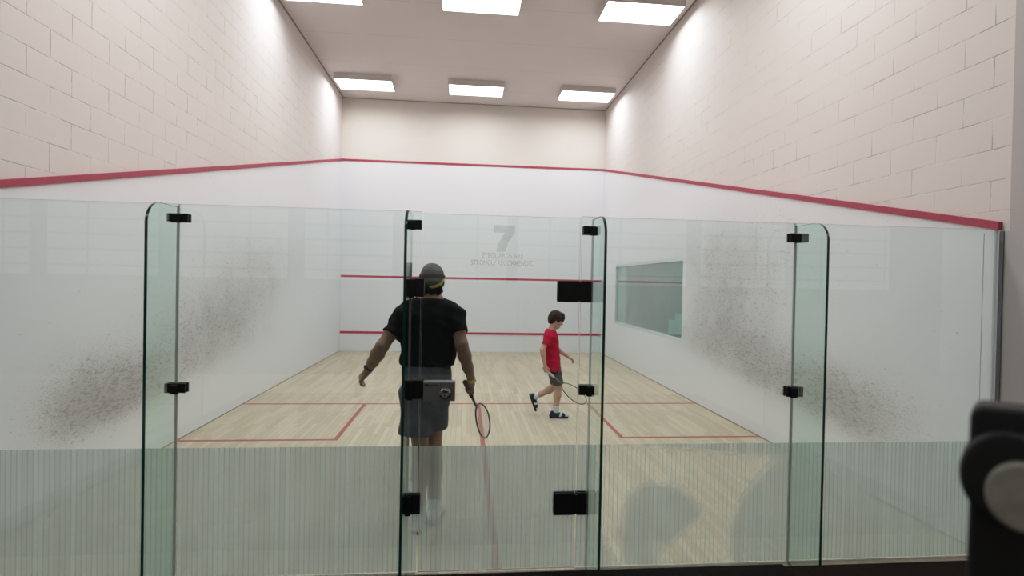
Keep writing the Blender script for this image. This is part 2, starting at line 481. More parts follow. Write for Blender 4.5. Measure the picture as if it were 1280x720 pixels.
CLEAR = [[(.60, .78), (1.83, .66), (1.76, .665), (1.62, .52), (1.53, .42), (1.46, .22), (1.45, .0), (.98, .0), (1.0, .10), (1.24, .28), (1.27, .34), (1.10, .49), (.92, .50), (.80, .45), (.76, .20), (.78, 0), (.70, 0), (.60, .3)]]
def inside(x, z, poly):
    r = False; j = len(poly)-1
    for i in range(len(poly)):
        (xi, zi), (xj, zj) = poly[i], poly[j]
        if (zi > z) != (zj > z) and x < (xj-xi)*(z-zi)/(zj-zi)+xi: r = not r
        j = i
    return r
def cover(x, z):
    # clearer patches of the film, softened over a small neighbourhood
    s = 0
    for dx, dz in ((0, 0), (.03, 0), (-.03, 0), (0, .03), (0, -.03)):
        s += any(inside(x+dx, z+dz, p) for p in CLEAR)
    v = .90 - .62*s/5
    # film less opaque in a strip beside the lock side of the door
    t = math.exp(-((x+.42)/.075)**2 - ((z-.62)/.28)**2)
    v -= .52*t
    t = math.exp(-((x+.40)/.10)**2 - ((z-.14)/.12)**2)
    v -= .22*t
    return max(.06, v)
def film(x0, x1, parent, z0=.012, z1=.752):
    bm = bmesh.new(); nx = max(2, int((x1-x0)/.022)); nz = 33
    g = [[bm.verts.new((x0+(x1-x0)*i/nx, .0078, z0+(z1-z0)*j/nz)) for j in range(nz+1)] for i in range(nx+1)]
    for i in range(nx):
        for j in range(nz): bm.faces.new((g[i][j], g[i+1][j], g[i+1][j+1], g[i][j+1]))
    vals = [cover(v.co.x, v.co.z) for v in bm.verts]
    o = obj('frosted_film', bm, M['film'], parent)
    attr_float(o, 'cover', vals)
    return o

for x0, x1, lb in ((-W+.004, -1.828, 'clear glass wall sheet with striped film, leftmost of the back wall'),
                   (-1.822, -.478, 'clear glass wall sheet with striped film, left of the glass door'),
                   (.472, 1.820, 'clear glass wall sheet with partly clear striped film, right of the glass door'),
                   (1.826, W-.006, 'clear glass wall sheet with striped film, rightmost of the back wall')):
    p = obj('glass_screen', pane_mesh(x0, x1), GM)
    tag(p, lb, 'glass screen', 'fixed panes of the glass back wall')
    film(x0, x1, p)
    if x1 > 3: obj('edge_strip', B(3.105, 3.108, -.008, -.0065, .01, 2.10), M['edge_light'], p)

def clamp_bm(x0, x1, z0, z1, xf, bump=True):
    bm = bmesh.new()
    box(bm, x0, x1, -.024, -.0065, z0, z1, bevel=.003)
    box(bm, x0, x1, .0065, .022, z0, z1, bevel=.003)
    if bump:  # the small block that grips the fin
        zc = (z0+z1)/2; h = (z1-z0)/2
        box(bm, xf-.024, xf+.024, -.036, -.020, zc-h-.006, zc+h-.006, bevel=.004)
    return bm
def glass_fin(x, label, clamps):
    r = .115; yb = -.30
    pts = [(-.008, .002), (-.008, GT-.020)]
    for i in range(13):
        t = math.pi/2*i/12
        pts.append((yb + r - r*math.sin(t), GT-.020 - r + r*math.cos(t)))
    pts.append((yb, .002))
    bm = bmesh.new(); prism(bm, pts, 0, x-.0075, x+.0075, 0, 1)
    bm.normal_update()
    for f in bm.faces:
        if abs(f.normal.x) > .9: f.material_index = 0
        elif f.calc_center_median().y > -.02: f.material_index = 2
        else: f.material_index = 1
    t = obj('glass_fin', bm, [M['finglass'], M['edge_dark'], M['seal']])
    tag(t, label, 'glass fin', 'upright glass fins bracing the back wall')
    obj('joint_seal', B(x-.0045, x+.0045, -.0079, -.0062, .01, GT-.015), M['seal'], t)
    for cl in clamps: obj('clamp', clamp_bm(*cl, x), M['black'], t)
    return t
glass_fin(-1.825, 'upright glass fin at the left end, between the two left sheets', [(-1.879, -1.768, 2.026, 2.073), (-1.881, -1.769, 1.070, 1.124)])
glass_fin(-.537, 'upright glass fin standing on the lock side of the glass door', [(-.552, -.478, 2.023, 2.077), (-.533, -.458, 1.630, 1.738), (-.566, -.455, 1.036, 1.145), (-.556, -.460, .362, .477)])
glass_fin(.537, 'upright glass fin standing on the hinge side of the glass door', [(.479, .556, 2.019, 2.071), (.470, .554, 1.058, 1.117)])
glass_fin(1.825, 'upright glass fin at the right end, between the two right sheets', [(1.782, 1.900, 2.010, 2.064), (1.781, 1.889, 1.047, 1.110)])

door = obj('glass_door', pane_mesh(-.470, .464, .012, 2.118), GM)
tag(door, 'frameless glass door with a faint number 7 and eyeguard notice', 'door')
film(-.470, .464, door, .014)
for z0, z1 in ((1.614, 1.742), (.338, .472)):
    bm = bmesh.new()
    for y0, y1 in ((-.026, -.0065), (.0065, .024)):
        f = box(bm, .330, .460, y0, y1, z0, z1, bevel=.006)
        box(bm, .468, .532, y0, y1, z0, z1, bevel=.004)
    lathe(bm, [(.011, 0), (.011, z1-z0-.02)], (.465, -.018, z0+.01), (0, 0, 1), 12)
    obj('hinge', bm, M['black'], door)
lk = obj('lock', B(-.452, -.268, -.034, -.0065, 1.026, 1.138, bevel=.003), M['steel'], door)
obj('lock_cover', B(-.452, -.268, .0065, .03, 1.026, 1.138, bevel=.003), M['steel'], door)
bm = bmesh.new(); lathe(bm, [(.034, 0), (.034, .004), (.028, .006), (.026, .020), (.022, .022), (.019, .017), (.004, .016)], (-.325, -.034, 1.072), (0, -1, 0))
obj('knob', bm, M['chrome'], lk, smooth=False)
obj('groove', B(-.3535, -.3515, -.0345, -.033, 1.086, 1.130), M['ink'], lk)

def text(body, size, x, z, y, mat, parent, name='lettering', bold=.0, shear=0, width=None):
    cu = bpy.data.curves.new(name, 'FONT'); cu.body = body; cu.size = size; cu.align_x = 'CENTER'; cu.offset = bold; cu.shear = shear
    cu.extrude = .0002
    tmp = bpy.data.objects.new('tmp', cu); COL.objects.link(tmp)
    bpy.context.view_layer.update()
    me = bpy.data.meshes.new_from_object(tmp.evaluated_get(bpy.context.evaluated_depsgraph_get()))
    bpy.data.objects.remove(tmp); me.name = name
    xs = [v.co.x for v in me.vertices]
    k = width/(max(xs)-min(xs)) if width else 1.0
    me.transform(Matrix.Translation((x, y, z)) @ Matrix.Rotation(math.pi/2, 4, 'X') @ Matrix.Diagonal((k, 1, 1, 1)))
    me.materials.clear(); me.materials.append(mat)
    return link(bpy.data.objects.new(name, me), parent)
bm = bmesh.new()
seven = [(-.060, 2.062), (.068, 2.062), (.068, 2.020), (.030, 1.965), (.012, 1.905), (-.042, 1.905), (-.030, 1.955), (.008, 2.018), (-.060, 2.018)]
prism(bm, seven, 1, -.0068, -.0063)
obj('number_seven', bm, M['decal'], door)
text('EYEGUARDS ARE', .042, -.004, 1.868, -.0068, M['decal'], door, bold=.0012, width=.245)
text('STRONGLY RECOMMENDED', .042, -.001, 1.825, -.0068, M['decal'], door, bold=.0012, width=.375)
text('Mayrose', .019, -.406, 1.113, -.0345, M['ink'], lk, bold=.0003, shear=.25, width=.078)

# dark wooden steps in front of the glass
def step(x0, x1, y0, y1, z, mat, label):
    t = empty('wooden_step', ((x0+x1)/2, (y0+y1)/2, 0), label, 'step')
    hx, hy = (x1-x0)/2, (y1-y0)/2
    obj('tread', B(-hx, hx, -hy, hy, z-.04, z, bevel=.004), mat, t)
    bm = bmesh.new()
    box(bm, -hx+.01, hx-.01, -hy+.01, -hy+.05, 0, z-.04); box(bm, -hx+.01, hx-.01, hy-.05, hy-.01, 0, z-.04)
    box(bm, -hx+.01, -hx+.05, -hy+.05, hy-.05, 0, z-.04); box(bm, hx-.05, hx-.01, -hy+.05, hy-.05, 0, z-.04)
    obj('frame', bm, mat, t)
step(-3.1, 1.582, -4.2, -.322, .175, M['wood_black'], 'black wooden step below the glass door and left fins')
step(1.592, 3.16, -4.2, -.318, .160, M['wood_dark'], 'dark brown wooden step below the rightmost fin')

# ------------------------------------------------------------------ blurred stand close to the camera
st = empty('tripod_stand', (.425, -2.60, .175), 'black blurred stand with a round grey knob at lower right', 'stand')
KU, KV = .000612, .000847
SB = Vector((.3555, -2.575, 1.515)); su = Vector((.6527, -.7576, 0)); sw = Vector((.7576, .6527, 0)); sv = Vector((0, 0, 1))
st.location = (SB.x, SB.y, .175)
def stand_pt(dx, dy, w): return SB - Vector(st.location) + su*(dx*KU) + sv*(-dy*KV) + sw*w
def slab(pts, w0, w1, bev=.006):
    bm = bmesh.new()
    A = [bm.verts.new(stand_pt(x, y, w0)) for x, y in pts]; Bb = [bm.verts.new(stand_pt(x, y, w1)) for x, y in pts]
    bm.faces.new(A); bm.faces.new(Bb)
    for i in range(len(pts)): bm.faces.new((A[i], A[(i+1) % len(pts)], Bb[(i+1) % len(pts)], Bb[i]))
    bmesh.ops.recalc_face_normals(bm, faces=bm.faces[:])
    es = [e for e in bm.edges if all(v in A for v in e.verts) or all(v in Bb for v in e.verts)]
    bmesh.ops.bevel(bm, geom=es, offset=bev, segments=3, profile=.5, affect='EDGES')
    return bm
def arc(cx, cy, rx, ry, a0, a1, n=10): return [(cx+rx*math.cos(math.radians(a0+(a1-a0)*i/n)), cy+ry*math.sin(math.radians(a0+(a1-a0)*i/n))) for i in range(n+1)]
bot = (1.515-.175)/KV
obj('post', slab([(-52, -22), (70, -22), (74, bot), (-62, bot)], .004, .05), M['rubber'], st)
obj('clamp_head', slab(arc(-36, -80, 18, 20, 180, 270) + arc(50, -82, 26, 20, 270, 360) + [(76, -20), (-54, -20)], .0, .05), M['rubber'], st)
obj('wheel', slab(arc(0, -14, 66, 60, 0, 360, 36)[:-1], -.012, .03), M['rubber'], st)
bm = bmesh.new(); cc = stand_pt(18, 2, -.012); 
lathe(bm, [(.030, 0), (.030, .004), (.027, .007), (.001, .008)], cc, -sw, 36)
for v in bm.verts: v.co.z = cc.z + (v.co.z-cc.z)*1.2
obj('knob', bm, M['beige'], st)

# ------------------------------------------------------------------ figures: one smooth surface grown from blended limbs
class Field:
    def __init__(s): s.p = []
    def cap(s, a, b, ra, rb=None, k=.03, sc=(1, 1, 1), flat=False):
        s.p.append(('c', np.array(a, float), np.array(b, float), ra, ra if rb is None else rb, k, np.array(sc, float), flat)); return s
    def ell(s, c, r, k=.03, rot=None):
        s.p.append(('e', np.array(c, float), np.array(r, float), np.array(rot.to_matrix() if rot else np.eye(3)), 0, k, None, False)); return s
    def mesh(s, h, cuts=(), disp=None):
        lo = np.full(3, 1e9); hi = -lo
        bb = []
        for t in s.p:
            pad = t[5]*1.5 + 3*h
            if t[0] == 'c':
                r = max(t[3], t[4]) * np.maximum(t[6], 1) + pad
                l, u = np.minimum(t[1], t[2])-r, np.maximum(t[1], t[2])+r
            else:
                r = max(t[2])+pad; l, u = t[1]-r, t[1]+r
            bb.append((l, u)); lo = np.minimum(lo, l); hi = np.maximum(hi, u)
        n = np.ceil((hi-lo)/h).astype(int)+1
        F = np.full(n, .2, np.float32)
        ax = [lo[i]+h*np.arange(n[i]) for i in range(3)]
        for t, (l, u) in zip(s.p, bb):
            i0 = np.maximum(((l-lo)/h).astype(int), 0); i1 = np.minimum(((u-lo)/h).astype(int)+2, n)
            sl = tuple(slice(i0[i], i1[i]) for i in range(3))
            X, Y, Z = np.meshgrid(ax[0][sl[0]], ax[1][sl[1]], ax[2][sl[2]], indexing='ij')
            P = np.stack([X, Y, Z], -1)
            if t[0] == 'c':
                sc = t[6]; A, Bq = t[1]/sc, t[2]/sc; Q = P/sc
                d = Bq-A; L2 = max(d@d, 1e-9)
                tt = ((Q-A)@d)/L2; tc = np.clip(tt, 0, 1)
                D = np.linalg.norm(Q-A-tc[..., None]*d, axis=-1) - (t[3]+(t[4]-t[3])*tc)
                if t[7]: D = np.maximum(D, np.maximum((tt-1), -tt)*math.sqrt(L2))
                D = D*min(1.0, sc.min() if sc.max() <= 1.001 else 1.0)
            else:
                Q = (P-t[1])@t[3]
                k0 = np.linalg.norm(Q/t[2], axis=-1); k1 = np.linalg.norm(Q/(t[2]**2), axis=-1)
                D = k0*(k0-1)/np.maximum(k1, 1e-6)
            a = F[sl]; k = t[5]
            hh = np.clip(.5+.5*(a-D)/k, 0, 1)
            F[sl] = a*(1-hh)+D*hh-k*hh*(1-hh)
        if cuts or disp:
            X, Y, Z = np.meshgrid(*ax, indexing='ij')
            if disp is not None: F = F + disp(X, Y, Z).astype(np.float32)
            for c in cuts:
                p, q = np.array(c[0]), np.array(c[1], float); q = q/np.linalg.norm(q)
                g = ((X-p[0])*q[0]+(Y-p[1])*q[1]+(Z-p[2])*q[2])
                if len(c) > 2:  # only where the selector field is true
                    g = np.where(c[2](X, Y, Z), g, -1)
                F = np.maximum(F, g)
        return nets(F, lo, h)

def nets(F, lo, h):
    """surface nets: one vertex per crossed cell, one quad per crossed edge"""
    S = F < 0
    n = np.array(F.shape)
    acc = np.zeros((*(n-1), 3), np.float32); cnt = np.zeros(n-1, np.float32)
    base = np.indices(n-1).transpose(1, 2, 3, 0).astype(np.float32)
    for ax in range(3):
        o = [i for i in range(3) if i != ax]
        for d0 in (0, 1):
            for d1 in (0, 1):
                i = [None]*3; j = [None]*3
                i[ax] = slice(0, n[ax]-1); j[ax] = slice(1, n[ax])
                for a, dd in zip(o, (d0, d1)):
                    i[a] = slice(dd, n[a]-1+dd); j[a] = i[a]
                f0, f1 = F[tuple(i)], F[tuple(j)]
                c = (f0 < 0) != (f1 < 0)
                t = np.where(c, f0/np.where(c, f0-f1, 1), 0)
                v = np.zeros((*c.shape, 3), np.float32)
                v[..., ax] = t; v[..., o[0]] = d0; v[..., o[1]] = d1
                acc += v*c[..., None]; cnt += c
    used = cnt > 0
    idx = -np.ones(used.shape, np.int64); idx[used] = np.arange(used.sum())
    V = lo + h*(base[used] + acc[used]/cnt[used][:, None])
    Q = []
    for ax in range(3):
        u, v = (ax+1) % 3, (ax+2) % 3
        a = [slice(None)]*3; b = [slice(None)]*3
        a[ax] = slice(0, n[ax]-1); b[ax] = slice(1, n[ax])
        s0, s1 = S[tuple(a)], S[tuple(b)]
        c = s0 != s1
        w = np.argwhere(c)
        ok = (w[:, u] > 0) & (w[:, v] > 0) & (w[:, u] < n[u]-1) & (w[:, v] < n[v]-1)
        w = w[ok]; inside0 = s0[tuple(w.T)]
        def cell(du, dv):
            q = w.copy(); q[:, u] -= du; q[:, v] -= dv; return idx[tuple(q.T)]
        q = np.stack([cell(1, 1), cell(0, 1), cell(0, 0), cell(1, 0)], 1)
        q[~inside0] = q[~inside0][:, ::-1]
        Q.append(q)
    return V, np.concatenate(Q)

def grow(name, field, h, mats, parent, base, cuts=(), disp=None, paint=None, smooth=1):
    V, Q = field.mesh(h, cuts, disp)
    for _ in range(smooth):  # one light relaxation
        A = np.zeros_like(V); C = np.zeros(len(V))
        for i in range(4):
            for j in (1, 3):
                np.add.at(A, Q[:, i], V[Q[:, (i+j) % 4]]); np.add.at(C, Q[:, i], 1)
        V = V*.5 + .5*A/C[:, None]
    me = bpy.data.meshes.new(name)
    V = V-np.array(base)
    me.vertices.add(len(V)); me.vertices.foreach_set('co', V.astype(np.float32).ravel())
    me.loops.add(Q.size); me.loops.foreach_set('vertex_index', Q.ravel().astype(np.int32))
    me.polygons.add(len(Q)); me.polygons.foreach_set('loop_start', np.arange(0, Q.size, 4, dtype=np.int32))
    me.polygons.foreach_set('use_smooth', np.ones(len(Q), bool))
    if not isinstance(mats, (list, tuple)): mats = [mats]
    for m in mats: me.materials.append(m)
    if paint is not None:
        ctr = V[Q].mean(1)+np.array(base)
        me.polygons.foreach_set('material_index', paint(ctr).astype(np.int32))
    me.update(calc_edges=True); me.validate()
    o = bpy.data.objects.new(name, me)
    if parent is None: o.location = base
    return link(o, parent)

def vv(*a): return np.array(a, float)
def unit(a): a = np.array(a, float); return a/np.linalg.norm(a)
def rot(v, ax, ang):
    return np.array(Matrix.Rotation(ang, 3, Vector(ax)) @ Vector(v))

def hand(F, wrist, d, nrm, thumb, s=1.0, curl=(.35, .5, .35), tcurl=.3, spread=.05):
    """palm and five jointed fingers. d = wrist to knuckles, nrm = the way the palm faces, thumb = side of the thumb"""
    d = unit(d); nrm = unit(np.array(nrm)-d*np.dot(nrm, d)); th = unit(np.cross(d, nrm))
    if np.dot(th, thumb) < 0: th = -th
    w = np.array(wrist)
    PL = .088*s
    offs = (.028, .009, -.010, -.027); lens = (.072, .080, .074, .058)
    for o in offs:  # palm
        F.cap(w+d*.012*s+th*o*s*.62, w+d*PL+th*o*s, .0135*s, .0115*s, k=.012*s)
    F.cap(w-d*.01*s, w+d*.03*s, .021*s, .019*s, k=.02*s, sc=(1, 1, 1))
    for i, (o, ln) in enumerate(zip(offs, lens)):
        p = w+d*PL+th*o*s; a = 0; dirn = unit(d+th*spread*(1.5-i)*-0.0+th*o*spread*20)
        ax = np.cross(dirn, nrm)
        r = .0092*s
        for seg, (f, c) in enumerate(zip((.45, .30, .25), curl)):
            a += c*(1+.06*i)
            dd = rot(dirn, ax, a); q = p+dd*ln*f*s
            F.cap(p, q, r, r*.9, k=.005*s); p = q; r *= .9
    p = w+d*.024*s+th*.026*s+nrm*.006*s  # thumb leaves the side of the palm near its base
    F.cap(w+d*.018*s+th*.010*s, p, .015*s, .0135*s, k=.012*s)
    t1 = unit(d*.75+th*.65+nrm*tcurl); q = p+t1*.036*s; F.cap(p, q, .0125*s, .0105*s, k=.008*s)
    t2 = unit(d*.9+th*.15+nrm*(tcurl+.35)); F.cap(q, q+t2*.030*s, .0105*s, .0085*s, k=.005*s)

def limb(F, pts, rad, k=.025):
    for (a, b), (ra, rb) in zip(zip(pts, pts[1:]), zip(rad, rad[1:])): F.cap(a, b, ra, rb, k=k)

def wrinkle(amp, seed=0.0, fx=14, fz=9):
    def f(X, Y, Z):
        return amp*(np.sin(X*fx*3+Z*fz*4+seed+1.7*np.sin(Z*17+seed)) * np.sin(Z*fz*2.2-X*fx+Y*11+seed*2) + .6*np.sin(Z*fz*5+Y*23+X*9+seed*3))
    return f

def racket(name, grip_end, tip, side, label, cols, group=None, s=1.0):
    """squash racket: grip, shaft, teardrop head with throat, strings"""
    g, t = Vector(grip_end), Vector(tip); ax = (t-g); LN = ax.length; ax.normalize()
    sd = Vector(side); sd = (sd-ax*sd.dot(ax)).normalized(); nn = ax.cross(sd)
    root = empty(name, g, label, 'racket', group)
    P = lambda u, v, w=0: ax*(u*LN) + sd*v + nn*w
    bm = bmesh.new(); tube(bm, [P(-.02, 0), P(-.012, 0), P(0, 0), P(.25, 0), P(.265, 0)], [.012, .017, .0155, .0145, .011], 10); obj('grip', bm, cols[0], root, smooth=True)
    bm = bmesh.new(); tube(bm, [P(.26, 0), P(.40, 0), P(.45, 0)], [.0095, .0085, .0085], 8); obj('shaft', bm, cols[1], root, smooth=True)
    ring = []
    hw = .098*s; c0, c1 = .455, 1.0
    n = 40
    for i in range(n):
        a = 2*math.pi*i/n
        u = (c0+c1)/2 - (c1-c0)/2*math.cos(a)
        wd = hw*abs(math.sin(a))**.85*(1 if math.sin(a) >= 0 else -1)
        wd *= (.80 + .20*min(1, (u-c0)/(c1-c0)*1.8))
        ring.append((u, wd))
    bm = bmesh.new(); tube(bm, [P(u, w) for u, w in ring], .0062, 8, closed=True); obj('frame', bm, cols[1], root, smooth=True)
    bm = bmesh.new(); tube(bm, [P(u, w*1.035) for u, w in ring if u > .80], .0055, 8); obj('bumper', bm, cols[2], root, smooth=True)
    bm = bmesh.new()
    def half(u):
        best = 0
        for (u0, w0), (u1, w1) in zip(ring[:n//2], ring[1:n//2+1]):
            if u0 <= u <= u1: best = w0+(w1-w0)*(u-u0)/max(u1-u0, 1e-6)
        return best
    for i in range(1, 22):
        u = c0+(c1-c0)*i/22; h = half(u)
        if h > .01: tube(bm, [P(u, -h), P(u, h)], .0007, 4)
    for j in range(-6, 7):
        w = j*.0135; us = [u for u in [c0+(c1-c0)*i/200 for i in range(201)] if half(u) > abs(w)]
        if us: tube(bm, [P(us[0], w), P(us[-1], w)], .0007, 4)
    obj('strings', bm, cols[3], root)
    return root

def build_shoe(person, base, heel, toe, up, L_, mats, parent_label=None, width=.047):
    """shoe grown in its own frame, sole as a sub-part"""
    heel = np.array(heel, float); d = unit(np.array(toe)-heel); u = unit(np.array(up)-d*np.dot(up, d)); sd = np.cross(d, u)
    T = lambda a, b, c: heel + d*a*L_ + u*c*L_ + sd*b*L_
    w = width/.27
    F = Field()
    F.cap(T(.13, 0, .15), T(.13, 0, .10), .118*L_, .125*L_, k=.03)
    F.cap(T(.16, 0, .30), T(.14, 0, .14), .115*L_, .118*L_, k=.03)
    F.cap(T(.30, 0, .22), T(.62, 0, .12), .115*L_, .125*L_, k=.04)
    F.cap(T(.62, .02, .115), T(.87, 0, .09), .13*L_, .10*L_, k=.04)
    F.cap(T(.15, 0, .08), T(.85, 0, .08), .115*L_, .11*L_, k=.03)
    s = grow('shoe', F, .0055, mats[:2] if len(mats) > 3 else mats[0], person, base, cuts=[(T(0, 0, .055), -u), (T(.1, 0, .375), u)],
             paint=(lambda c: ((((c-heel)@d/L_ > .80) | ((np.abs(((c-heel)@d/L_)-.47-.5*((c-heel)@u/L_)) < .05))) & ((c-heel)@u/L_ > .10)).astype(int)) if len(mats) > 3 else None)
    G = Field()
    G.cap(T(.12, 0, .03), T(.60, .01, .03), .13*L_, .145*L_, k=.03)
    G.cap(T(.60, .01, .03), T(.88, 0, .03), .145*L_, .115*L_, k=.03)
    sole = grow('sole', G, .005, mats[2], s, base, cuts=[(T(0, 0, 0), -u), (T(0, 0, .085), u)])
    bm = bmesh.new()
    for i in range(4):
        a = .36+.085*i; z = .355-.045*i-.02*i*.5
        c0, c1 = T(a, -.07, z-.035)-np.array(base), T(a+.01, .07, z-.035)-np.array(base)
        mid = T(a+.005, 0, z-.002)-np.array(base)
        tube(bm, [c0, mid, c1], .0032, 6)
    obj('laces', bm, mats[-1], s, smooth=True)
    return s

from mathutils import Euler
def head_field(F, c, fwd, up, s, k=.02):
    """skull, jaw, brow, nose, lips and ears about the skull centre c"""
    f = unit(fwd); u = unit(np.array(up)-f*np.dot(up, f)); l = np.cross(u, f)
    R = Matrix((l, f, u)).transposed()
    T = lambda x, y, z: np.array(c)+(l*x+f*y+u*z)*s
    class Rm:
        def to_matrix(q): return R
    E_ = lambda x, y, z, rx, ry, rz, kk=k: F.ell(T(x, y, z), (rx*s, ry*s, rz*s), k=kk*s if False else kk, rot=Rm())
    E_(0, -.010, .020, .074, .094, .088)
    E_(0, .028, -.035, .060, .064, .072, .03)
    F.cap(T(0, .058, -.094), T(0, .070, -.088), .022*s, .018*s, k=.03)          # chin
    for sx in (-1, 1):
        F.cap(T(sx*.045, .0, -.075), T(sx*.012, .062, -.096), .018*s, .017*s, k=.03)  # jaw line
        F.ell(T(sx*.042, .062, -.030), (.022*s, .020*s, .020*s), k=.02)         # cheek
        F.cap(T(sx*.012, .083, .014), T(sx*.045, .072, .012), .010*s, .009*s, k=.015)  # brow
        F.ell(T(sx*.078, -.008, -.012), (.010*s, .020*s, .032*s), k=.008, rot=Rm())  # ear
        F.cap(T(sx*.074, .0, .0), T(sx*.072, .0, -.03), .008*s, .007*s, k=.008)
    F.cap(T(0, .088, .002), T(0, .108, -.034), .0085*s, .012*s, k=.010)         # nose
    for sx in (-1, 1): F.ell(T(sx*.011, .098, -.038), (.009*s, .010*s, .007*s), k=.006)
    F.cap(T(-.020, .084, -.062), T(.020, .084, -.062), .0075*s, k=.008)         # lips
    F.cap(T(-.016, .083, -.070), T(.016, .083, -.070), .0080*s, k=.006)
    return T, R

def eyes(parent, base, T, R, s, iris):
    for sx in (-1, 1):
        bm = bmesh.new(); c = Vector(T(sx*.030, .078, -.002))-Vector(base)
        bmesh.ops.create_uvsphere(bm, u_segments=16, v_segments=12, radius=.0125*s, matrix=Matrix.Translation(c))
        fw = Vector(R.col[1])
        for f in bm.faces:
            f.material_index = 1 if (f.calc_center_median()-c).normalized().dot(fw) > .86 else 0
        obj('eye', bm, [M['eyewhite'], iris], parent, smooth=True)

M['skin_man'] = skin('tanned_skin', (.30, .185, .135)); M['skin_boy'] = skin('light_skin', (.56, .36, .28))
M['shirt_black'] = fabric('black_jersey', (.010, .010, .012), .25); M['shorts_grey'] = fabric('grey_cotton', (.115, .125, .14), .25)
M['shirt_red'] = fabric('red_jersey', (.46, .012, .045), .2); M['shorts_dark'] = fabric('charcoal_cotton', (.075, .072, .085), .25)
M['hair_black'] = fabric('black_hair', (.020, .015, .012), .4, .6); M['hair_brown'] = fabric('dark_brown_hair', (.030, .017, .012), .5, .55)
M['cap_grey'] = fabric('grey_bandana', (.12, .11, .107), .2); M['band_black'] = fabric('black_band', (.012, .011, .011), .1); M['band_yellow'] = fabric('yellow_band', (.62, .58, .12), .1)
M['shoe_white'] = plain('white_shoe', (.68, .70, .72), .5); M['shoe_grey'] = plain('grey_shoe', (.45, .47, .49), .5); M['sole_dark'] = plain('dark_sole', (.03, .03, .035), .6)
M['shoe_navy'] = plain('navy_shoe', (.012, .022, .045), .5); M['sock_white'] = fabric('white_sock', (.62, .68, .74), .1)
M['lace'] = plain('lace', (.5, .6, .65), .8); M['watch'] = plain('dark_watch', (.03, .027, .025), .4); M['yellow_strap'] = plain('yellow_strap', (.60, .42, .05), .6)
M['eyewhite'] = plain('eye_white', (.75, .73, .70), .25, .5); M['iris'] = plain('brown_iris', (.03, .018, .01), .2, .5)
M['rk_dark'] = plain('dark_graphite', (.05, .05, .055), .35, .5); M['rk_white'] = plain('white_frame', (.55, .54, .48), .35, .5); M['strings'] = plain('pale_strings', (.62, .62, .58), .5)
M['rk_green'] = plain('olive_frame', (.13, .13, .075), .35, .5); M['grip_black'] = plain('black_grip', (.02, .02, .022), .8); M['grip_white'] = plain('white_grip', (.58, .58, .58), .8)
M['print_faint'] = m_alpha('faint_print', (.14, .07, .07), .45)

